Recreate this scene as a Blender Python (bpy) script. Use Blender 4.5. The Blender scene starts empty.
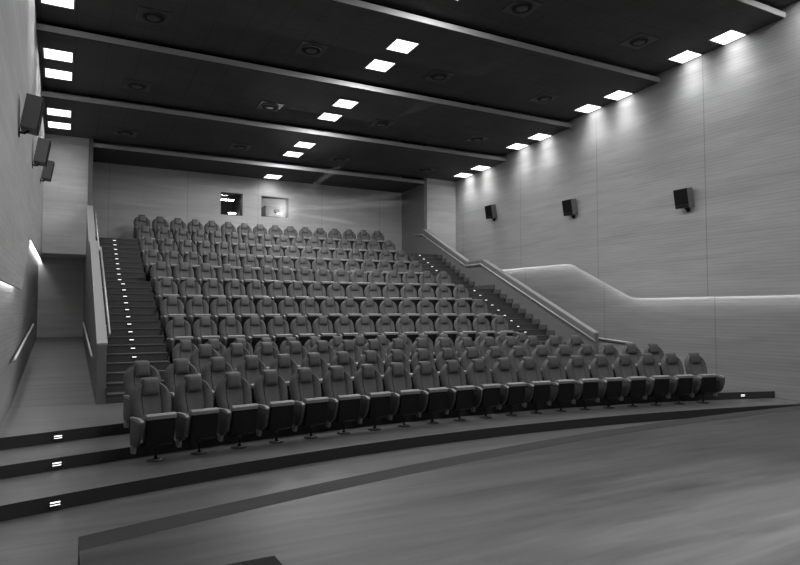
import bpy, bmesh, math
from mathutils import Vector, Matrix

sc = bpy.context.scene
COL = sc.collection
H = 1.99                      # camera height above the lowest auditorium floor
PI = math.pi

# ------------------------------------------------------------------ helpers
def ord_(n):
    return ['zeroth', 'first', 'second', 'third', 'fourth', 'fifth', 'sixth', 'seventh', 'eighth', 'ninth', 'tenth',
            'eleventh', 'twelfth', 'thirteenth', 'fourteenth', 'fifteenth', 'sixteenth', 'seventeenth', 'eighteenth',
            'nineteenth', 'twentieth', 'twenty-first', 'twenty-second', 'twenty-third', 'twenty-fourth'][n]

def link(o, parent=None):
    COL.objects.link(o)
    if parent is not None:
        o.parent = parent
    return o

def tag(o, label=None, cat=None, group=None, kind=None):
    if label: o['label'] = label
    if cat: o['category'] = cat
    if group: o['group'] = group
    if kind: o['kind'] = kind
    return o

def empty(name, loc=(0, 0, 0), rz=0.0, rx=0.0):
    o = bpy.data.objects.new(name, None)
    o.empty_display_size = .1
    o.location = loc
    o.rotation_euler = (rx, 0, rz)
    return link(o)

def copy_tree(root):
    r = root.copy(); COL.objects.link(r)
    for ch in root.children:
        c = ch.copy(); COL.objects.link(c); c.parent = r
        for g in ch.children:
            q = g.copy(); COL.objects.link(q); q.parent = c
    return r

class MB:
    """collects shapes into one mesh"""
    def __init__(s): s.bm = bmesh.new()
    def quad_verts(s, vs, faces, mi=0):
        bv = [s.bm.verts.new(v) for v in vs]
        out = []
        for f in faces:
            try:
                fc = s.bm.faces.new([bv[i] for i in f]); fc.material_index = mi; out.append(fc)
            except ValueError:
                pass
        return bv, out
    def box(s, x0, x1, y0, y1, z0, z1, bevel=0, mi=0, rot=None, seg=2):
        vs = [(x, y, z) for z in (z0, z1) for y in (y0, y1) for x in (x0, x1)]
        bv, fs = s.quad_verts(vs, [(0, 2, 3, 1), (4, 5, 7, 6), (0, 1, 5, 4), (2, 6, 7, 3), (0, 4, 6, 2), (1, 3, 7, 5)], mi)
        if rot is not None:
            c = Vector(((x0 + x1) / 2, (y0 + y1) / 2, (z0 + z1) / 2))
            for v in bv: v.co = rot @ (v.co - c) + c
        if bevel:
            es = list({e for f in fs for e in f.edges})
            bmesh.ops.bevel(s.bm, geom=es, offset=bevel, segments=seg, profile=.6, affect='EDGES')
        return s
    def prism(s, poly, axis, a0, a1, mi=0, front_mi=None, bevel=0):
        """poly: 2-D outline; axis 'X': poly=(y,z); 'Z': poly=(x,y); 'Y': poly=(x,z)"""
        def p3(p, a):
            return {'X': (a, p[0], p[1]), 'Y': (p[0], a, p[1]), 'Z': (p[0], p[1], a)}[axis]
        n = len(poly)
        vs = [p3(p, a0) for p in poly] + [p3(p, a1) for p in poly]
        faces = [tuple(range(n)), tuple(range(2 * n - 1, n - 1, -1))] + [(i, (i + 1) % n, n + (i + 1) % n, n + i) for i in range(n)]
        bv, fs = s.quad_verts(vs, faces, mi)
        if bevel:
            es = list({e for f in fs[:2] for e in f.edges})
            bmesh.ops.bevel(s.bm, geom=es, offset=bevel, segments=2, profile=.6, affect='EDGES')
        return s
    def tube(s, pts, r, n=8, mi=0):
        pts = [Vector(p) for p in pts]
        rings = []
        for i, p in enumerate(pts):
            a = pts[max(i - 1, 0)]; b = pts[min(i + 1, len(pts) - 1)]
            t = (b - a).normalized()
            u = t.cross(Vector((0, 0, 1)))
            if u.length < 1e-4: u = t.cross(Vector((0, 1, 0)))
            u.normalize(); w = u.cross(t)
            rings.append([s.bm.verts.new(p + (u * math.cos(2 * PI * k / n) + w * math.sin(2 * PI * k / n)) * r) for k in range(n)])
        for A, B in zip(rings, rings[1:]):
            for k in range(n):
                f = s.bm.faces.new((A[k], A[(k + 1) % n], B[(k + 1) % n], B[k])); f.material_index = mi; f.smooth = True
        for R_ in (rings[0], rings[-1]):
            f = s.bm.faces.new(R_); f.material_index = mi
        return s
    def lathe(s, prof, n=24, c=(0, 0, 0), mi=0):
        rings = []
        for r, z in prof:
            rings.append([s.bm.verts.new((c[0] + r * math.cos(2 * PI * k / n), c[1] + r * math.sin(2 * PI * k / n), c[2] + z)) for k in range(n)])
        for A, B in zip(rings, rings[1:]):
            for k in range(n):
                f = s.bm.faces.new((A[k], A[(k + 1) % n], B[(k + 1) % n], B[k])); f.material_index = mi; f.smooth = True
        for R_ in (rings[0], rings[-1]):
            f = s.bm.faces.new(R_); f.material_index = mi
        return s
    def mesh(s, name, mats, smooth=None):
        bmesh.ops.recalc_face_normals(s.bm, faces=s.bm.faces[:])
        me = bpy.data.meshes.new(name)
        s.bm.to_mesh(me); s.bm.free()
        for m in (mats if isinstance(mats, (list, tuple)) else [mats]):
            me.materials.append(m)
        if smooth is not None:
            me.polygons.foreach_set('use_smooth', [True] * len(me.polygons))
            me.set_sharp_from_angle(angle=math.radians(smooth))
        return me
    def build(s, name, mats, parent=None, smooth=None):
        return link(bpy.data.objects.new(name, s.mesh(name, mats, smooth)), parent)

def struct(o): o['kind'] = 'structure'; return o

# ------------------------------------------------------------------ materials
class NT:
    def __init__(s, name):
        s.m = bpy.data.materials.new(name); s.m.use_nodes = True
        s.t = s.m.node_tree; s.b = s.t.nodes['Principled BSDF']
    def n(s, ty, **kw):
        nd = s.t.nodes.new(ty)
        for k, v in kw.items(): setattr(nd, k, v)
        return nd
    def l(s, a, b): s.t.links.new(a, b)
    def math(s, op, a, b=None, c=None):
        nd = s.n('ShaderNodeMath', operation=op)
        for i, v in enumerate((a, b, c)):
            if v is None: continue
            if isinstance(v, (int, float)): nd.inputs[i].default_value = v
            else: s.l(v, nd.inputs[i])
        return nd.outputs[0]

def grey(v, t=0.0):
    return (v, v, v, 1)

def plain(name, v, rough=.6, spec=.4, metal=0.0, noise=0.0, nscale=60):
    q = NT(name)
    q.b.inputs['Base Color'].default_value = grey(v)
    q.b.inputs['Roughness'].default_value = rough
    q.b.inputs['Specular IOR Level'].default_value = spec
    q.b.inputs['Metallic'].default_value = metal
    if noise:
        tc = q.n('ShaderNodeTexCoord'); nz = q.n('ShaderNodeTexNoise'); nz.inputs['Scale'].default_value = nscale
        nz.inputs['Detail'].default_value = 4
        q.l(tc.outputs['Object'], nz.inputs['Vector'])
        k = q.math('MULTIPLY_ADD', nz.outputs['Fac'], 2 * noise * v, v * (1 - noise))
        cc = q.n('ShaderNodeCombineColor')
        for i in range(3): q.l(k, cc.inputs[i])
        q.l(cc.outputs[0], q.b.inputs['Base Color'])
    return q.m

def wood(name, v, along, contrast=.35, rough=.5, spec=.4, slat=0.0, slat_depth=.25, groove_y=None, plank=None, seed=0.0, fine=1.0, groove_x=None):
    """timber veneer: grain streaks run along the axis 'along'; optional horizontal slats, panel joints, planks"""
    q = NT(name)
    tc = q.n('ShaderNodeTexCoord')
    sep = q.n('ShaderNodeSeparateXYZ'); q.l(tc.outputs['Object'], sep.inputs[0])
    X, Y, Z = sep.outputs
    def streak(sl, sa, det, off):
        mp = q.n('ShaderNodeMapping')
        scl = [sa, sa, sa]; scl['XYZ'.index(along)] = sl
        mp.inputs['Scale'].default_value = scl
        mp.inputs['Location'].default_value = (off, off * .7, off * 1.3)
        q.l(tc.outputs['Object'], mp.inputs['Vector'])
        nz = q.n('ShaderNodeTexNoise'); nz.inputs['Scale'].default_value = 1.0
        nz.inputs['Detail'].default_value = det; nz.inputs['Roughness'].default_value = .6
        nz.inputs['Distortion'].default_value = .6
        q.l(mp.outputs[0], nz.inputs['Vector'])
        return nz.outputs['Fac']
    a = streak(.35, 3.2 * fine, 5, seed)
    b = streak(.8, 14 * fine, 4, seed + 5)
    s = q.math('ADD', q.math('MULTIPLY', a, .62), q.math('MULTIPLY', b, .38))
    k = q.math('MULTIPLY_ADD', s, contrast * 3.2, 1 - contrast * 1.6)
    if plank:
        axis, w, strength = plank
        src = {'X': X, 'Y': Y, 'Z': Z}[axis]
        cell = q.math('FLOOR', q.math('DIVIDE', src, w))
        wn = q.n('ShaderNodeTexWhiteNoise', noise_dimensions='2D')
        cv = q.n('ShaderNodeCombineXYZ'); q.l(cell, cv.inputs[0])
        other = {'X': Y, 'Y': X, 'Z': X if along == 'X' else Y}[axis]
        shift = q.math('MULTIPLY', q.math('FRACT', q.math('MULTIPLY', cell, .618)), 2.2)
        q.l(q.math('FLOOR', q.math('DIVIDE', q.math('ADD', other, shift), 2.2)), cv.inputs[1])
        q.l(cv.outputs[0], wn.inputs['Vector'])
        k = q.math('MULTIPLY', k, q.math('MULTIPLY_ADD', wn.outputs['Value'], strength, 1 - strength / 2))
    bump_src = None
    if slat:
        fr = q.math('FRACT', q.math('DIVIDE', Z, slat))
        inb = q.math('LESS_THAN', fr, .2)
        k = q.math('MULTIPLY', k, q.math('MULTIPLY_ADD', inb, -slat_depth, 1.0))
        bump_src = inb
    for gv, src in ((groove_y, Y), (groove_x, X)):
        if gv:
            off, per, w = gv
            dd = q.math('ABSOLUTE', q.math('SUBTRACT', q.math('FRACT', q.math('DIVIDE', q.math('SUBTRACT', src, off - per / 2), per)), .5))
            inb = q.math('LESS_THAN', dd, w / per / 2)
            k = q.math('MULTIPLY', k, q.math('MULTIPLY_ADD', inb, -.33, 1.0))
    k = q.math('MULTIPLY', q.math('MAXIMUM', k, .15), v)
    cc = q.n('ShaderNodeCombineColor')
    for i in range(3): q.l(k, cc.inputs[i])
    q.l(cc.outputs[0], q.b.inputs['Base Color'])
    q.b.inputs['Roughness'].default_value = rough
    q.b.inputs['Specular IOR Level'].default_value = spec
    return q.m

def emit(name, strength):
    q = NT(name)
    q.b.inputs['Base Color'].default_value = grey(.8)
    q.b.inputs['Emission Color'].default_value = (1, 1, 1, 1)
    q.b.inputs['Emission Strength'].default_value = strength
    return q.m

def ceiling_mat(name, v):
    q = NT(name)
    tc = q.n('ShaderNodeTexCoord'); sep = q.n('ShaderNodeSeparateXYZ'); q.l(tc.outputs['Object'], sep.inputs[0])
    k = None
    for src, off in ((sep.outputs[0], -.55), (sep.outputs[1], .55)):
        fr = q.math('FRACT', q.math('DIVIDE', q.math('SUBTRACT', src, off), .61))
        inb = q.math('LESS_THAN', fr, .03)
        m = q.math('MULTIPLY_ADD', inb, -.28, 1.0)
        k = m if k is None else q.math('MULTIPLY', k, m)
    nz = q.n('ShaderNodeTexNoise'); nz.inputs['Scale'].default_value = 1.3; nz.inputs['Detail'].default_value = 5
    q.l(tc.outputs['Object'], nz.inputs['Vector'])
    k = q.math('MULTIPLY', q.math('MULTIPLY', k, q.math('MULTIPLY_ADD', nz.outputs['Fac'], .5, .75)), v)
    cc = q.n('ShaderNodeCombineColor')
    for i in range(3): q.l(k, cc.inputs[i])
    q.l(cc.outputs[0], q.b.inputs['Base Color'])
    q.b.inputs['Roughness'].default_value = .85; q.b.inputs['Specular IOR Level'].default_value = .15
    return q.m

LAMP = 3.0
LAMP_W = 80.0
LAMP_SIDE = 4.0
WASH_W = 6.0
M = dict(
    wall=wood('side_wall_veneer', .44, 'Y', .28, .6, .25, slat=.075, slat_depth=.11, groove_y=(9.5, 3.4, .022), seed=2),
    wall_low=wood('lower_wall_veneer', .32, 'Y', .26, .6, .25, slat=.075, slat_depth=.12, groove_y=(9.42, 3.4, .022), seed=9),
    back=wood('back_wall_veneer', .52, 'X', .28, .55, .3, plank=('Z', .42, .10), groove_x=(1.15, 2.42, .018), seed=4),
    pier=wood('pier_veneer', .60, 'X', .30, .5, .3, plank=('Z', .30, .14), seed=7),
    floor=wood('auditorium_floor_oak', .115, 'X', .5, .42, .4, plank=('Y', .19, .12), seed=1),
    stage=wood('stage_floor_oak', .06, 'X', 1.2, .5, .35, plank=('Y', .24, .14), seed=3, fine=.7),
    stage_trim=wood('stage_border_oak', .046, 'X', .5, .75, .2, seed=6, fine=.8),
    ramp=wood('ramp_oak', .125, 'X', .4, .5, .35, plank=('Y', .3, .14), seed=11),
    riser=plain('dark_riser_carpet', .055, .8, .2, noise=.2),
    stair=plain('stair_carpet', .09, .85, .2, noise=.22, nscale=25),
    nosing=plain('stair_nosing', .125, .5, .4),
    tier=plain('tier_carpet', .06, .85, .2, noise=.2, nscale=25),
    ceil=ceiling_mat('dark_ceiling_tile', .08),
    lip=plain('ceiling_edge_paint', .45, .5, .4),  # paler than the ceiling tiles
    plenum=plain('ceiling_void_black', .01, .9, .1),
    balu=wood('balustrade_veneer', .17, 'Y', .12, .55, .3, seed=12),
    cap=plain('balustrade_cap', .34, .4, .5, noise=.06, nscale=8),
    rail=plain('brushed_handrail', .55, .35, .5, metal=.35),
    black=plain('black_cabinet', .018, .75, .15),
    grille=plain('speaker_grille', .012, .8, .2, noise=.3, nscale=200),
    side=plain('speaker_side', .12, .6, .35),
    lamp=emit('lamp_diffuser', LAMP), lampframe=plain('lamp_frame', .25, .5),
    led=emit('cove_led', 14.0), steplight=emit('step_light_lens', 1.8),
    vent=plain('vent_plate', .062, .5, .4), ventdark=plain('vent_slot', .012, .8),
    screen=plain('projection_screen', .55, .8, .2), front=plain('front_wall_black', .08, .8, .2),
    boothwall=plain('booth_pale_wall', .5, .8, .2), booth=plain('booth_wall', .045, .8, .2), reveal=plain('booth_reveal', .05, .7), reveal_pale=plain('booth_reveal_pale', .22, .7), proj=plain('projector_body', .32, .5),  # glow of the projector window put into the paler wall and reveal colours
    fabric=plain('seat_fabric', .115, .8, .25, noise=.35, nscale=28),
    fabric_mid=plain('seat_centre_fabric', .135, .8, .25, noise=.3, nscale=34),
    leather=plain('headrest_leather', .11, .55, .4, noise=.2, nscale=30),
    cushion=plain('cushion_fabric', .30, .75, .3, noise=.2, nscale=40),  # paler than the seat fabric: top light on the edge put into colour
    shell=plain('seat_shell_plastic', .007, .5, .4),
    arm=plain('arm_panel_plastic', .085, .5, .45), armtop=plain('armrest_top', .24, .45, .4),
    metal=plain('steel_foot', .3, .4, .5, metal=.2), pedestal=plain('pedestal_black', .018, .5, .4),
)

# ------------------------------------------------------------------ hall geometry
XL, XR = -.62, 13.25           # faces of the upper side walls
SET = .13                      # the lower side walls lie this far back
YB = 21.95                     # back wall
YF = -2.6                      # front wall, behind the camera
F = [0.0, .15, .295, .445]     # floor levels of the front tiers
TOP = 9.7
XC = .97 + 9.5 * .55
K1, K2 = .02303, .01923

def cy1(x, y): return y - K1 * (x - XC) ** 2
def cy2(x, y): return y - K2 * (x - XC) ** 2

# headrest positions of the twelve rows: middle of the row (Y), level
ROWY = [9.15, 10.17, 11.16, 13.0, 13.94, 14.87, 15.82, 16.78, 18.53, 19.56, 20.53, 21.44]
ROWF = [F[1], F[2], F[3], F[3]] + [F[3] + .45 * k for k in range(1, 9)]

def tier_mesh(name, x0, x1, front, back, z0, z1, mats, nx=36):
    """slab with a curved front: front/back are functions of x"""
    b = MB(); bm = b.bm
    xs = [x0 + (x1 - x0) * i / nx for i in range(nx + 1)]
    V = [[bm.verts.new((x, f(x), z)) for x in xs] for f, z in ((front, z0), (front, z1), (back, z1), (back, z0))]
    for a in range(4):
        A, B = V[a], V[(a + 1) % 4]
        for i in range(nx):
            fc = bm.faces.new((A[i], A[i + 1], B[i + 1], B[i])); fc.material_index = 1 if a == 0 else 0
    for i in (0, nx):
        fc = bm.faces.new([V[a][i] for a in range(4)]); fc.material_index = 1
    return b.build(name, mats)

# main floor and the three shallow curved tiers
struct(MB().box(XL - .4, XR + .5, YF, YB + 3.2, -.2, 0).build('floor', M['floor']))
XW0, XW1 = XL - SET, XR + SET
back_ = lambda x: YB
def rise1(x): return 8.13 - (K1 if x < XC else .0178) * (x - XC) ** 2
for k, fr in enumerate((rise1, lambda x: cy1(x, 9.26), lambda x: cy1(x, 10.21))):
    struct(tier_mesh('floor_tier', XW0, XW1 if k < 2 else 12.15, fr, back_, F[k], F[k + 1], [M['floor'], M['riser']]))
# steep seating tiers (rows five to twelve)
XA0, XA1 = 1.78, 10.66
for r in range(4, 12):
    fr = lambda x, r=r: cy2(x, ROWY[r - 1] + .07)
    struct(tier_mesh('seating_tier', XA0, XA1, fr, back_, ROWF[r] - .45, ROWF[r], [M['tier'], M['riser']]))

# aisle stairs: 15 risers, a landing, 9 risers
SY = [11.67 + .298 * i for i in range(15)] + [16.95 + .28 * (i - 15) for i in range(15, 24)]
def stairs(x0, x1):
    poly = [(SY[0], F[3])]
    for i, y in enumerate(SY):
        poly.append((y, F[3] + .15 * (i + 1)))
        poly.append((SY[i + 1] if i < 23 else YB, F[3] + .15 * (i + 1)))
    poly.append((YB, F[3]))
    o = struct(MB().prism(poly, 'X', x0, x1).build('aisle_stairs', M['stair']))
    b = MB()
    for i, y in enumerate(SY):
        z = F[3] + .15 * (i + 1)
        b.box(x0 + .01, x1 - .01, y - .012, y + .035, z - .012, z + .006)
    b.build('nosing', M['nosing'], o)
BL = (.49, .63); BR = (11.8, 11.94)
stairs(BL[1], XA0); stairs(XA1, BR[0])

# sloping corridor floors beside the stairs
RAMP_Y0, RAMP_Y1, RAMP_Z = 11.8, YB, F[3] + .76
def ramp_z(y): return F[3] + max(0, (y - RAMP_Y0) / (RAMP_Y1 - RAMP_Y0)) * (RAMP_Z - F[3])
struct(MB().prism([(9.35, F[2]), (RAMP_Y0, F[3]), (YB, F[3]), (YB, F[2])], 'X', 12.15, XW1).build('corridor_ramp', M['ramp']))
for x0, x1 in ((XW0, BL[0]), (BR[1], XW1)):
    struct(MB().prism([(RAMP_Y0, F[3]), (RAMP_Y1, RAMP_Z), (RAMP_Y1, F[3])], 'X', x0, x1).build('corridor_ramp', M['ramp']))

# side walls: lower wall plus a proud upper panel whose bottom edge hides the LED cove
COVE = [(YF, .33 + H), (11.7, .35 + H), (14.0, 1.43 + H), (YB, 1.47 + H)]
for side in ('left', 'right'):
    s = 1 if side == 'right' else -1
    xu = XR if side == 'right' else XL
    xa, xb = sorted((xu + s * SET, xu + s * (SET + .3)))
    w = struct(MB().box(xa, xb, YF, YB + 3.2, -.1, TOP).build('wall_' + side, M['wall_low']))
    up = [(y, z + .12) for y, z in COVE]
    xa, xb = sorted((xu, xu + s * (SET - .002)))
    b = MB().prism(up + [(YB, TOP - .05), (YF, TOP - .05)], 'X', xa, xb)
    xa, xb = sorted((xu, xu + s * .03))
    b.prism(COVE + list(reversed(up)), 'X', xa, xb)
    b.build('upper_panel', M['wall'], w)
    b = MB()
    for (y0, z0), (y1, z1) in zip(COVE, COVE[1:]):
        xa, xb = sorted((xu + s * .05, xu + s * .09))
        b.prism([(y0, z0 + .09), (y1, z1 + .09), (y1, z1 + .115), (y0, z0 + .115)], 'X', xa, xb)
    b.build('cove_light_strip', M['led'], w)

# back wall with two booth openings
W1 = (4.68, 5.44, 3.37 + H, 4.16 + H)
W2 = (6.10, 7.12, 3.40 + H, 4.15 + H)
TH = .34
b = MB()
def bw(x0, x1, z0, z1): b.box(x0, x1, YB, YB + TH, z0, z1)
bw(XW0, W1[0], -.1, TOP); bw(W1[1], W2[0], -.1, TOP); bw(W2[1], XW1, -.1, TOP)
for W in (W1, W2):
    bw(W[0], W[1], -.1, W[2]); bw(W[0], W[1], W[3], TOP)
struct(b.build('wall_back', M['back']))
# front wall behind the camera, with the projection screen
struct(MB().box(XL - .4, XR + .5, YF - .2, YF, -.1, TOP).build('wall_front', M['front']))

# piers at the end of the corridors
for (x0, x1, xe) in ((XL, .5, .62), (11.94, XR, 11.82)):
    z0 = 1.65 + H
    p = struct(MB().box(x0, x1, 20.2, YB, z0, TOP - .3).build('wall_pier', M['pier']))
    a, c = sorted((x1 if x1 < 5 else x0, xe))
    MB().box(a, c, 20.17, YB, F[3], TOP - .3).build('edge_post', M['balu'], p)

# booth room behind the openings
BY = YB + TH
b = MB()
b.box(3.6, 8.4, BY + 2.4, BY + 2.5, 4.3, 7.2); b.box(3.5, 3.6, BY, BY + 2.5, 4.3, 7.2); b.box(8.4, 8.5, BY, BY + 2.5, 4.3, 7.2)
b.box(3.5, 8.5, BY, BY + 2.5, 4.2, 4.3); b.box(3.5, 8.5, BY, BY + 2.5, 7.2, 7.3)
b.box(5.72, 5.80, BY, BY + 2.4, 4.3, 7.2)  # added partition, keeps the left half of the booth dark
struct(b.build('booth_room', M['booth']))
b = MB().box(5.80, 8.4, BY + 2.36, BY + 2.40, 4.3, 7.2); b.box(8.36, 8.4, BY, BY + 2.36, 4.3, 7.2); b.box(5.80, 5.84, BY, BY + 2.36, 4.3, 7.2)  # pale lining added so the projector half of the booth looks lit
struct(b.build('booth_lining', M['boothwall']))

# ------------------------------------------------------------------ ceiling
LIPS = [-1.92, 1.24, 4.40, 7.56, 10.72, 13.88, 17.04, 20.20]
SL = -.039
def zlip(y): return H + 4.83 + (20.2 - y) * .108
struct(MB().box(XL - .4, XR + .5, YF - .2, YB + .4, TOP - .06, TOP + .1).build('ceiling_slab', M['plenum']))
LIP_H = .105
for k, y in enumerate(LIPS):
    y1 = LIPS[k + 1] + .12 if k < 7 else YB
    z = zlip(y); z1 = z + SL * (y1 - y)
    poly = [(y, z), (y1, z1), (y1, z1 + .09), (y, z + LIP_H)]
    c = struct(MB().prism(poly, 'X', XL, XR).build('ceiling', M['ceil']))
    MB().box(XL, XR, y - .02, y, z - .012, z + LIP_H).build('edge_lip', M['lip'], c)
# near strip between the front wall and the first lip
struct(MB().box(XL, XR, YF, LIPS[0] + .12, zlip(LIPS[0]) + .2, zlip(LIPS[0]) + .3).build('ceiling', M['ceil']))

def band_name(k):   # k index in LIPS
    return {7: 'the rearmost ceiling band', 6: 'second band from the back', 5: 'third band from the back', 4: 'fourth band from the back',
            3: 'fifth band from the back', 2: 'sixth band from the back', 1: 'seventh band from the back', 0: 'eighth band from the back'}[k]

def make_light(watt, tilt=0):
    t = empty('ceiling_light')
    b = MB(); w, f = .29, .262
    b.box(-w, w, -w, -f, -.012, .02); b.box(-w, w, f, w, -.012, .02); b.box(-w, -f, -f, f, -.012, .02); b.box(f, w, -f, f, -.012, .02)
    b.build('frame', M['lampframe'], t)
    b = MB(); b.quad_verts([(-f, -f, -.006), (-f, f, -.006), (f, f, -.006), (f, -f, -.006)], [(0, 1, 2, 3)])
    o = b.build('diffuser', M['lamp'], t)
    if o.data.polygons[0].normal.z > 0: o.data.flip_normals()
    la = bpy.data.lights.new('lamp', 'AREA'); la.shape = 'SQUARE'; la.size = .36; la.energy = watt; la.spread = PI if watt > 20 else 2.5
    lo = link(bpy.data.objects.new('lamp', la), t); lo.location = (0, 0, -.014)
    if tilt:      # extra fill lamp added under each side fitting to widen the wall glow
        lb = bpy.data.lights.new('wall_washer', 'AREA'); lb.shape = 'RECTANGLE'; lb.size = .2; lb.size_y = .44; lb.energy = WASH_W; lb.spread = 1.7
        lw = link(bpy.data.objects.new('wall_washer', lb), t); lw.location = (-.13 * tilt, 0, -.06); lw.rotation_euler = (0, -tilt * math.radians(4), 0)
    return t
protos = {}
COLS = [(-.25, 'along the left wall'), (6.38, 'over the middle seats'), (12.965, 'along the right wall')]
for k in range(1, 8):
    for X, cname in COLS:
        if k == 7 and X != 6.38: continue
        for j, dy in enumerate((1.1, 2.2)):
            if k == 7 and j == 1: continue
            if k <= 2 and X < 0 and (k == 1 or j == 0): continue
            watt = LAMP_W if 2 < X < 10 and k < 7 else LAMP_SIDE
            if k <= 2 and X > 2: watt = 50.0 if X < 10 else 34.0
            tilt = 0 if (2 < X < 10 or k <= 2) else (-1 if X < 2 else 1)
            pk = (watt, tilt)
            o = copy_tree(protos[pk]) if pk in protos else protos.setdefault(pk, make_light(watt, tilt))
            dyy = 1.27 if k == 7 else dy
            y = LIPS[k] + dyy
            o.location = (X, y, zlip(LIPS[k]) + SL * dyy - .004); o.rotation_euler = (math.atan(SL), 0, 0)
            pos = '' if k == 7 else ('nearer lamp of ' if j == 0 else 'farther lamp of ')
            tag(o, 'lit square ceiling light %s, %s%s' % (cname, pos, band_name(k)), 'light', 'square ceiling lights')

def make_vent():
    t = empty('ceiling_vent')
    MB().box(-.3, .3, -.3, .3, -.012, .01, bevel=.004).build('plate', M['vent'], t)
    b = MB(); b.lathe([(.235, -.010), (.235, -.030), (.215, -.034), (.205, -.010)], 28)
    b.build('outer_ring', M['vent'], t)
    MB().lathe([(.20, -.014), (.17, -.020), (.02, -.020)], 28).build('slot', M['ventdark'], t)
    MB().lathe([(.12, -.018), (.12, -.034), (.09, -.042), (.02, -.042)], 24).build('core', M['vent'], t)
    return t
proto = make_vent(); first = True
VX = [(1.40, 'nearest the left wall'), (4.65, 'left of the middle lights'), (7.95, 'right of the middle lights'), (11.3, 'nearest the right wall')]
for k in range(3, 8):
    for i, (X, cname) in enumerate(VX):
        if k == 3 and i < 2: continue
        if k == 7: continue
        o = proto if first else copy_tree(proto); first = False
        dy = 2.12
        o.location = (X, LIPS[k] + dy, zlip(LIPS[k]) + SL * dy - .004); o.rotation_euler = (math.atan(SL), 0, 0)
        tag(o, 'round dark air diffuser in ceiling %s, %s' % (cname, band_name(k)), 'vent', 'round ceiling air diffusers')

# ------------------------------------------------------------------ balustrades and handrails
PROF = [(11.65, -.53 + H), (16.46, 1.69 + H), (17.30, 1.67 + H), (20.2, 3.10 + H)]
def offs(p, d): return [(y, z + d) for y, z in p]
for side, (x0, x1) in (('left', BL), ('right', BR)):
    t = empty('stair_balustrade', ((x0 + x1) / 2, 11.65, F[3]))
    tag(t, 'solid sloping balustrade with pale cap between %s aisle stairs and %s corridor' % (side, side), 'balustrade', 'stair balustrades')
    inv = Vector(t.location)
    def part(b, name, mat, par=t, smooth=None):
        for v in b.bm.verts: v.co -= inv
        return b.build(name, mat, par, smooth)
    part(MB().prism([(11.65, F[3]), (20.2, F[3])] + list(reversed(offs(PROF, -.03))), 'X', x0, x1), 'panel', M['balu'])
    b = MB()
    b.prism(offs(PROF, 0) + list(reversed(offs(PROF, -.03))), 'X', x0 - .012, x1 + .012)
    part(b, 'cap', M['cap'])
    # stepped skirting along the stair side
    xi = x1 if side == 'left' else x0
    s = 1 if side == 'left' else -1
    b = MB()
    for i in range(23):
        z = F[3] + .15 * (i + 1)
        xa, xb = sorted((xi, xi + s * .018))
        b.box(xa, xb, SY[i] - .05, SY[i + 1] - .05, z, z + .13)
    part(b, 'skirting', M['stair'])
    xr = xi + s * .08
    runs = [[(11.55, -.735 + H), (16.45, 1.535 + H), (17.3, 1.53 + H), (20.15, 2.88 + H), (20.75, 2.93 + H)]] if side == 'right' else \
           [[(12.35, -.40 + H), (16.45, 1.535 + H)], [(17.25, 1.53 + H), (20.2, 2.9 + H), (20.8, 2.95 + H)]]
    for run in runs:
        hr = part(MB().tube([(xr, y, z) for y, z in run], .021, 10), 'handrail', M['rail'])
        b = MB()
        for (y0, z0), (y1, z1) in zip(run, run[1:]):
            for f in ((.1, .5, .9) if y1 - y0 > 2 else (.5,)):
                y = y0 + (y1 - y0) * f; z = z0 + (z1 - z0) * f
                b.tube([(xi, y, z - .06), (xr, y, z - .05), (xr, y, z - .01)], .007, 6)
        part(b, 'rail_bracket', M['rail'], hr)
        # children of a handrail share its frame
    if side == 'left':
        xo = x0; xr = xo - .06
        run = [(12.3, ramp_z(12.3) + .72), (18.9, ramp_z(18.9) + .72)]
        hr = part(MB().tube([(xr, y, z) for y, z in run], .021, 10), 'corridor_handrail', M['rail'])
        b = MB()
        for f in (.05, .35, .65, .95):
            y = run[0][0] + (run[1][0] - run[0][0]) * f; z = run[0][1] + (run[1][1] - run[0][1]) * f
            b.tube([(xo, y, z - .06), (xr, y, z - .05), (xr, y, z - .01)], .007, 6)
        part(b, 'rail_bracket', M['rail'], hr)

for side in ('left', 'right'):
    xw = XW0 if side == 'left' else XW1
    s = 1 if side == 'left' else -1
    xr = xw + s * .075
    y0, y1, up = (11.3, 17.6, .80) if side == 'left' else (11.8, 17.6, .71)
    t = empty('wall_handrail', (xw, y0, ramp_z(y0) + .78))
    tag(t, 'pale metal handrail sloping along the %s corridor wall' % side, 'handrail', 'corridor wall handrails')
    inv = Vector(t.location)
    P = lambda f: (y0 + (y1 - y0) * f, (ramp_z(y0) + up) * (1 - f) + (ramp_z(y1) + up) * f)
    b = MB().tube([(xr, P(f)[0], P(f)[1]) for f in (0, .5, 1)], .022, 10)
    for v in b.bm.verts: v.co -= inv
    b.build('rail', M['rail'], t)
    for f in (.04, .35, .66, .96):
        y, z = P(f)
        b = MB().tube([(xw, y, z - .07), (xr, y, z - .055), (xr, y, z - .01)], .008, 6)
        for v in b.bm.verts: v.co -= inv
        b.build('bracket', M['rail'], t)

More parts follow.
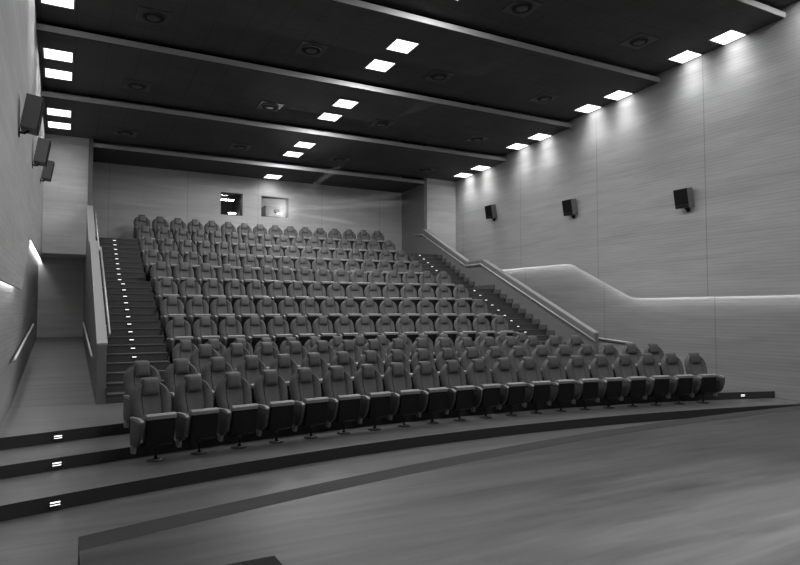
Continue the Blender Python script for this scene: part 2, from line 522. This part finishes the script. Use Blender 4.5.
# ------------------------------------------------------------------ wall loudspeakers
def speaker(side, y, z, label):
    s = 1 if side == 'left' else -1
    xw = XL if side == 'left' else XR
    t = empty('wall_speaker', (xw, y, z))
    tag(t, label, 'speaker', 'wall loudspeakers')
    cx = s * .155
    R_ = Matrix.Rotation(s * math.radians(9), 3, 'Y')
    tilt = lambda b: [setattr(v, 'co', R_ @ (v.co - Vector((cx, 0, 0))) + Vector((cx, 0, 0))) for v in b.bm.verts]
    b = MB().box(cx - .10, cx + .10, -.19, .19, -.23, .23, bevel=.006); tilt(b)
    b.build('cabinet', M['side'], t)
    xg = sorted((cx + s * .101, cx + s * .112))
    b = MB().box(xg[0], xg[1], -.185, .185, -.16, .225, bevel=.003); tilt(b)
    b.build('grille', M['grille'], t)
    b = MB().box(xg[0], xg[1], -.185, .185, -.226, -.17, bevel=.003); tilt(b)
    b.build('front_strip', M['black'], t)
    b = MB()
    b.tube([(0, 0, -.26), (s * .07, 0, -.27), (s * .13, 0, -.22)], .016, 8)
    x0, x1 = sorted((0, s * .012)); b.box(x0, x1, -.05, .05, -.32, -.20)
    b.build('bracket', M['black'], t)
SPK = [(9.97, 2.73 + H), (13.83, 3.08 + H), (17.72, 3.50 + H)]
for i, (y, z) in enumerate(SPK):
    w = ['nearest the stage', 'middle one of three', 'nearest the back wall'][i]
    speaker('right', y, z, 'black loudspeaker on the right wall, %s' % w)
    speaker('left', y, z, 'grey-sided loudspeaker on the left wall, %s' % w)

# ------------------------------------------------------------------ step lights
def make_step_light(w, h):
    t = empty('step_light')
    MB().box(-w / 2, w / 2, -.010, .01, -h / 2, h / 2, bevel=.003).build('housing', M['black'], t)
    b = MB()
    b.box(-w / 2 + .004, w / 2 - .004, -.014, -.009, h / 2 - .016, h / 2 - .004)
    b.build('lens', M['steplight'], t)
    return t
sl = make_step_light(.085, .026); first = True
for side, X in (('left', 1.17), ('right', 11.05)):
    for i, y in enumerate(SY):
        if i < 4: continue
        o = sl if first else copy_tree(sl); first = False
        o.location = (X, y - .014, F[3] + .15 * i + .085)
        fl = 'lower' if i < 15 else 'upper'
        n = i + 1 if i < 15 else i - 14
        tag(o, 'small lit step light on the %s aisle, %s riser of the %s flight' % (side, ord_(n), fl), 'step light', 'aisle step lights')
big = make_step_light(.10, .046); first = True
for m in list(big.children):
    if m.name.startswith('lens'):
        MB().box(-.046, .046, -.014, -.009, -.017, -.010).build('lens', M['steplight'], big)
for X, yr, k in ((-.05, 8.13, 0), (-.05, 9.26, 1), (-.05, 10.21, 2), (12.52, 8.13 + (K1 - .0178) * (12.52 - XC) ** 2, 0), (12.62, 9.26, 1)):
    o = big if first else copy_tree(big); first = False
    o.location = (X, cy1(X, yr) - .012, F[k] + .075)
    o.rotation_euler = (0, 0, math.atan(-2 * K1 * (X - XC)))
    tag(o, 'lit double-bar step light on the %s dark riser, %s end' % (['lowest', 'second', 'third'][k], 'left' if X < 5 else 'right'), 'step light', 'front step lights')

# ------------------------------------------------------------------ stage
def sy(x): return 4.73 - .0207 * (x - 6.8) ** 2
SX0, SX1 = .088, 12.5
ST = H - 1.2
b = MB(); bm = b.bm; nx = 44
xs = [SX0 + (SX1 - SX0) * i / nx for i in range(nx + 1)]
V = [[bm.verts.new((x, f(x), z)) for x in xs] for f, z in ((lambda x: YF, 0), (lambda x: YF, ST), (sy, ST), (sy, 0))]
for a in range(3):
    for i in range(nx):
        f = bm.faces.new((V[a][i], V[a][i + 1], V[a + 1][i + 1], V[a + 1][i])); f.material_index = 1 if a == 2 else 0
for i in (0, nx):
    f = bm.faces.new([V[a][i] for a in range(4)]); f.material_index = 1
stg = struct(b.build('stage_floor', [M['stage'], M['riser']]))
b = MB(); bm = b.bm
BW = .215
V = [[bm.verts.new((x, f(x), z)) for x in xs] for f, z in ((lambda x: sy(x) - BW, ST - .01), (lambda x: sy(x) - BW, ST + .001), (lambda x: sy(x) + .002, ST + .001), (lambda x: sy(x) + .002, ST - .01))]
for a in range(4):
    for i in range(nx):
        bm.faces.new((V[a][i], V[a][i + 1], V[(a + 1) % 4][i + 1], V[(a + 1) % 4][i]))
for i in (0, nx): bm.faces.new([V[a][i] for a in range(4)])
b.build('border', M['stage_trim'], stg)
# dark box lying on the stage, cut by the lower edge of the view
t = empty('stage_box', (.575, 2.475, ST))
tag(t, 'low black box lying on the stage floor at the bottom edge', 'box')
MB().box(-.32, .32, -.45, .45, 0.0, .055, bevel=.006).build('body', M['black'], t)
MB().box(-.30, .30, -.43, .43, .0555, .061).build('lid', M['black'], t)
# screen on the front wall
t = empty('projection_screen', (XC, YF, 2.2))
tag(t, 'pale projection screen on the front wall behind the stage', 'screen')
MB().box(-5.2, 5.2, .03, .05, 0, 4.6).build('surface', M['screen'], t)
b = MB(); b.box(-5.3, 5.3, .0, .07, -.1, 0); b.box(-5.3, 5.3, .0, .07, 4.6, 4.7); b.box(-5.3, -5.2, .0, .07, 0, 4.6); b.box(5.2, 5.3, .0, .07, 0, 4.6)
b.build('frame', M['black'], t)

# added unseen spot lamp above the view, brightens the near stage floor
sl_ = bpy.data.lights.new('stage_spotlight', 'SPOT'); sl_.energy = 7500; sl_.spot_size = math.radians(42); sl_.spot_blend = 1.0; sl_.shadow_soft_size = .15
so = link(bpy.data.objects.new('stage_spotlight', sl_)); so.location = (5.5, -1.5, 8.4)
so.rotation_euler = (Vector((3.9, 0.6, ST)) - so.location).to_track_quat('-Z', 'Y').to_euler()

# ------------------------------------------------------------------ theatre seats
def interp(tab, z):
    for (z0, w0), (z1, w1) in zip(tab, tab[1:]):
        if z <= z1:
            t = (z - z0) / (z1 - z0); return w0 + (w1 - w0) * t
    return tab[-1][1]
BACKW = [(.30, .205), (.38, .230), (.50, .240), (.60, .254), (.68, .264), (.76, .260), (.81, .248), (.855, .224), (.895, .186), (.925, .143), (.945, .09), (.955, .05)]
def lean(z): return -.165 + (z - .30) / .65 * .150
def back_mesh():
    zs = [.30, .34, .40, .48, .56, .64, .70, .75, .79, .82, .85, .88, .905, .925, .942, .955]
    us = [-1, -.93, -.8, -.62, -.5, -.46, -.42, -.2, 0, .2, .42, .46, .5, .62, .8, .93, 1]
    b = MB(); bm = b.bm
    fr, bk = [], []
    for z in zs:
        w = interp(BACKW, z)
        rf, rb = [], []
        for u in us:
            a = abs(u)
            bol = .030 * math.exp(-((a - .74) / .2) ** 2)             # side bolsters
            groove = .012 if .44 < a < .48 else 0
            edge = .035 * max(0, (a - .8) / .2) ** 2
            dish = .012 * (1 - min(1, (a / .42)) ** 2)
            lum = -.018 * math.exp(-((z - .52) / .12) ** 2)
            topr = .025 * max(0, (z - .88) / .07) ** 2
            y = lean(z) - bol + groove + edge + dish * .6 + lum + topr
            rf.append(bm.verts.new((u * w, y, z)))
            rb.append(bm.verts.new((u * w * .985, lean(z) + .075 - .05 * max(0, (a - .6) / .4) ** 2 - topr, z)))
        fr.append(rf); bk.append(rb)
    n = len(us)
    for A in (fr, bk):
        for i in range(len(zs) - 1):
            for j in range(n - 1):
                f = bm.faces.new((A[i][j], A[i][j + 1], A[i + 1][j + 1], A[i + 1][j]))
                if A is fr and 5 <= j <= 10: f.material_index = 1
                if A is bk: f.material_index = 2
    for i in range(len(zs) - 1):
        for j in (0, n - 1):
            bm.faces.new((fr[i][j], fr[i + 1][j], bk[i + 1][j], bk[i][j]))
    for i in (0, len(zs) - 1):
        for j in range(n - 1):
            bm.faces.new((fr[i][j], fr[i][j + 1], bk[i][j + 1], bk[i][j]))
    return b.mesh('backrest', [M['fabric'], M['fabric_mid'], M['shell']], 50)

def headrest_mesh():
    b = MB(); bm = b.bm
    n, m = 9, 7
    fr, bk = [], []
    for i in range(m):
        v = -1 + 2 * i / (m - 1)
        rf, rb = [], []
        for j in range(n):
            u = -1 + 2 * j / (n - 1)
            w = .106
            z = .892 + v * .108 - .010 * u ** 4 * (v > 0) * v
            puff = .020 * (1 - u ** 6) * (1 - v ** 6)
            rf.append(bm.verts.new((u * w, -.050 - puff + .02 * v, z)))
            rb.append(bm.verts.new((u * w, .028 + .012 * (1 - u * u) + .012 * v, z)))
        fr.append(rf); bk.append(rb)
    for A in (fr, bk):
        for i in range(m - 1):
            for j in range(n - 1):
                bm.faces.new((A[i][j], A[i][j + 1], A[i + 1][j + 1], A[i + 1][j]))
    for i in range(m - 1):
        for j in (0, n - 1): bm.faces.new((fr[i][j], fr[i + 1][j], bk[i + 1][j], bk[i][j]))
    for j in range(n - 1):
        for i in (0, m - 1): bm.faces.new((fr[i][j], fr[i][j + 1], bk[i][j + 1], bk[i][j]))
    bmesh.ops.recalc_face_normals(bm, faces=bm.faces[:])
    es = [e for e in bm.edges if len(e.link_faces) == 2 and e.calc_face_angle(0) > math.radians(55)]
    bmesh.ops.bevel(bm, geom=es, offset=.012, segments=2, profile=.6, affect='EDGES')
    return b.mesh('headrest', M['leather'], 60)

def make_seat():
    t = empty('theatre_seat')
    link(bpy.data.objects.new('backrest', back_mesh()), t)
    link(bpy.data.objects.new('headrest', headrest_mesh()), t)
    # tipped-up seat: dark underside shell and cushion whose front edge faces up
    b = MB()
    b.prism([(-0.280, 0.215), (-0.380, 0.535), (-0.421, 0.525), (-0.423, 0.420), (-0.380, 0.220), (-0.315, 0.185)], 'X', -.172, .172, bevel=.008)
    b.build('seat_shell', M['shell'], t, 40)
    b = MB()
    b.prism([(-0.260, 0.280), (-0.300, 0.550), (-0.320, 0.583), (-0.365, 0.594), (-0.417, 0.590), (-0.437, 0.574), (-0.433, 0.532), (-0.390, 0.537), (-0.300, 0.250)], 'X', -.183, .183, bevel=.012)
    b.build('seat_cushion', M['cushion'], t, 40)
    # pedestal
    p = MB().tube([(0, -.235, .01), (0, -.235, .15), (0, -.215, .20)], .030, 10).build('pedestal', M['pedestal'], t)
    MB().lathe([(.105, 0), (.105, .008), (.05, .020), (.03, .022)], 20, (0, -.235, .001)).build('base_plate', M['pedestal'], p)
    MB().box(-.24, .24, -.235, -.185, .18, .23, bevel=.006).build('crossbar', M['pedestal'], p)
    return t
def make_arm(t, s):
    x = s * .275
    # pad on a curved side panel with a pale steel foot
    b = MB()
    b.prism([(-.175, .530), (-.175, .556), (-.42, .565), (-.505, .554), (-.530, .532), (-.524, .510), (-.48, .520)], 'X', x - .024, x + .024, bevel=.007)
    a = b.build('armrest', M['armtop'], t, 40)
    b = MB()
    b.prism([(-.18, .535), (-.51, .522), (-.522, .48), (-.505, .40), (-.465, .31), (-.40, .235), (-.30, .20), (-.20, .205), (-.165, .30)], 'X', x - .019, x + .019, bevel=.008)
    b.build('side_panel', M['arm'], a, 40)
    b = MB()
    b.prism([(-.20, .215), (-.31, .23), (-.29, .125), (-.21, .125)], 'X', x - .022, x + .022, bevel=.006)
    b.build('bracket_foot', M['metal'], a, 40)
    return a
seat = make_seat()
make_arm(seat, -1)
end_seat = copy_tree(seat)
# the last seat of a row carries a second armrest
make_arm(end_seat, 1)
used = {'n': False, 'e': False}
ROWNAME = ['front row', 'second row', 'third row', 'fourth row', 'fifth row', 'sixth row', 'seventh row', 'eighth row', 'ninth row', 'tenth row', 'eleventh row', 'back row']
GROUPS = ['theatre seats in the ' + r for r in ROWNAME]
for r in range(12):
    lo, n = (0, 20) if r < 2 else (2, 16)
    K = K1 if r < 3 else K2
    for i in range(n):
        x = .97 + (lo + i) * .552
        y = ROWY[r] - K * (x - XC) ** 2
        key = 'e' if i == n - 1 else 'n'
        src = end_seat if key == 'e' else seat
        o = copy_tree(src) if used[key] else src
        used[key] = True
        o.location = (x, y + .055, ROWF[r]); o.rotation_euler = (0, 0, math.atan(-2 * K * (x - XC)))
        if i < n // 2:
            where = ('at the left end' if i == 0 else ord_(i + 1) + ' from the left end')
        else:
            j = n - 1 - i
            where = ('at the right end' if j == 0 else ord_(j + 1) + ' from the right end')
        tag(o, 'grey tip-up theatre seat %s of the %s' % (where, ROWNAME[r]), 'seat', GROUPS[r])

# ------------------------------------------------------------------ projection booth
glass = NT('booth_glass')
tr = glass.n('ShaderNodeBsdfTransparent'); gl = glass.n('ShaderNodeBsdfGlossy'); gl.inputs['Roughness'].default_value = .03
mx = glass.n('ShaderNodeMixShader'); mx.inputs[0].default_value = .06
glass.l(tr.outputs[0], mx.inputs[1]); glass.l(gl.outputs[0], mx.inputs[2])
glass.l(mx.outputs[0], glass.t.nodes['Material Output'].inputs['Surface'])
for n, W in ((1, W1), (2, W2)):
    b = MB(); f = .03
    y0, y1 = YB + .22, YB + .26
    b.box(W[0], W[1], y0, y1, W[2], W[2] + f); b.box(W[0], W[1], y0, y1, W[3] - f, W[3])
    b.box(W[0], W[0] + f, y0, y1, W[2], W[3]); b.box(W[1] - f, W[1], y0, y1, W[2], W[3])
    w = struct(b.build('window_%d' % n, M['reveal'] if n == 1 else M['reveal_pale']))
    MB().box(W[0] + f, W[1] - f, YB + .235, YB + .243, W[2] + f, W[3] - f).build('pane', glass.m, w)
# lining of the two openings
    b = MB(); e = .012
    b.box(W[0], W[0] + e, YB + .004, y0, W[2], W[3]); b.box(W[1] - e, W[1], YB + .004, y0, W[2], W[3])
    b.box(W[0], W[1], YB + .004, y0, W[3] - e, W[3]); b.box(W[0], W[1], YB + .004, y0, W[2], W[2] + e)
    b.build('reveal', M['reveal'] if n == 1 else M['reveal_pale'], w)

def tube_light(x, y, z, label, hl=.36):
    t = empty('tube_light', (x, y, z))
    tag(t, label, 'light', 'booth tube lights')
    MB().box(-hl, hl, -.07, .07, 0, .05, bevel=.006).build('housing', M['lampframe'], t)
    MB().box(-hl + .02, hl - .02, -.06, .06, -.025, -.002, bevel=.004).build('tube', M['boothlamp'], t)
M['boothlamp'] = emit('booth_tube', 70.0)
tube_light(5.14, 23.0, 4.09 + H, 'bright tube light behind the dark booth window, upper one', .23)
tube_light(5.46, 23.6, 3.70 + H, 'tube light low behind the dark booth window, lower one', .14)
tube_light(7.6, BY + 1.3, 4.75 + H, 'tube light on the booth ceiling above the projector')  # added source out of view, makes the projector window glow

pt = empty('projector', (6.72, BY + .62, 4.3))
tag(pt, 'grey film projector behind the glowing booth window', 'projector')
MB().box(-.28, .28, -.35, .45, 1.20, 1.62, bevel=.02).build('body', M['proj'], pt)
MB().box(-.12, .12, -.05, .2, 0, 1.20, bevel=.01).build('stand', M['black'], pt)
b = MB().lathe([(.085, 0), (.085, .14), (.07, .15)], 20)
for v in b.bm.verts: v.co = Matrix.Rotation(PI / 2, 3, 'X') @ v.co + Vector((.12, -.35, 1.42))
b.build('lens', M['black'], pt)
LENS = Vector((6.84, BY + .10, 5.72))
def beam(target, deg, watt, blend=.5):
    l = bpy.data.lights.new('beam_lamp', 'SPOT'); l.energy = watt; l.spot_size = math.radians(deg); l.spot_blend = blend; l.shadow_soft_size = .012
    o = link(bpy.data.objects.new('beam_lamp', l), pt)
    o.location = LENS - pt.location
    o.rotation_euler = (Vector(target) - LENS).to_track_quat('-Z', 'Y').to_euler()
RAYS = [((11.6, 0, 3.6), 15.0, 2.2, 8000), ((12.4, 0, 4.6), 15.5, 1.8, 8000), ((10.9, 0, 10.4), 18.0, 3.4, 1100),
        ((12.6, 0, .9), 17.5, 2.2, 7000)]
b = MB()
for tg, yend, deg, watt in RAYS:
    beam(tg, deg, watt, .6)
    dv = (Vector(tg) - LENS).normalized()
    t0 = (YB - .03 - LENS.y) / dv.y; t1 = (yend - LENS.y) / dv.y
    u = dv.cross(Vector((0, 0, 1))).normalized(); v_ = u.cross(dv)
    n = 16; rings = []
    for k in range(7):
        t = t0 + (t1 - t0) * k / 6
        r = t * math.tan(math.radians(deg / 2)) * (1 if k < 6 else .3)
        rings.append([b.bm.verts.new(LENS + dv * t + (u * math.cos(2 * PI * i / n) + v_ * math.sin(2 * PI * i / n)) * r) for i in range(n)])
    for A, B in zip(rings, rings[1:]):
        for i in range(n): b.bm.faces.new((A[i], A[(i + 1) % n], B[(i + 1) % n], B[i]))
    b.bm.faces.new(rings[0]); b.bm.faces.new(rings[-1])
beam((6.0, 0, 3.4), 62.0, 600, 1.0)
# soft glow of haze just in front of the projection window
n, m_ = 20, 8
cen, rad = Vector((6.75, YB - .03, 5.78)), Vector((1.5, 1.1, .66))
rings = []
for j in range(1, m_):
    th = PI * j / m_
    rings.append([b.bm.verts.new((cen.x + rad.x * math.sin(th) * math.cos(PI + PI * i / n), cen.y + rad.y * math.sin(th) * math.sin(PI + PI * i / n), cen.z + rad.z * math.cos(th))) for i in range(n + 1)])
top = b.bm.verts.new((cen.x, cen.y, cen.z + rad.z)); bot = b.bm.verts.new((cen.x, cen.y, cen.z - rad.z))
for A, B in zip(rings, rings[1:]):
    for i in range(n): b.bm.faces.new((A[i], A[i + 1], B[i + 1], B[i]))
for i in range(n):
    b.bm.faces.new((top, rings[0][i + 1], rings[0][i])); b.bm.faces.new((bot, rings[-1][i], rings[-1][i + 1]))
b.bm.faces.new([top] + [r_[0] for r_ in rings] + [bot] + [r_[n] for r_ in reversed(rings)])
hz = NT('projector_haze'); hz.t.nodes.remove(hz.b)
vsc = hz.n('ShaderNodeVolumeScatter'); vsc.inputs['Density'].default_value = .10
hz.l(vsc.outputs[0], hz.t.nodes['Material Output'].inputs['Volume'])
o = b.build('projector_haze', hz.m)
tag(o, 'thin haze lit by projector beams below the rear ceiling', 'haze', kind='stuff')

# ------------------------------------------------------------------ camera and view
f_px, yaw, pitch = 625.232, .491093, .046541
cy_, sy_ = math.cos(yaw), math.sin(yaw); cp, sp = math.cos(pitch), math.sin(pitch)
Rv = Vector((cy_, -sy_, 0)); Fv = Vector((sy_ * cp, cy_ * cp, sp)); Uv = Rv.cross(Fv)
cam = bpy.data.cameras.new('camera'); co = bpy.data.objects.new('camera', cam); COL.objects.link(co)
m = Matrix((Rv, Uv, -Fv)).transposed().to_4x4(); m.translation = Vector((0, 0, H))
co.matrix_world = m
cam.sensor_width = 36; cam.lens = f_px / 800 * 36; cam.clip_start = .05; cam.clip_end = 200
sc.camera = co

w = bpy.data.worlds.new('world'); sc.world = w; w.use_nodes = True
w.node_tree.nodes['Background'].inputs[0].default_value = (0, 0, 0, 1)
w.node_tree.nodes['Background'].inputs[1].default_value = 0
vs = sc.view_settings
vs.view_transform = 'Standard'; vs.look = 'None'; vs.gamma = 1; vs.use_curve_mapping = False
vs.exposure = 0.0
sc.cycles.use_denoising = True
sc.cycles.max_bounces = 8
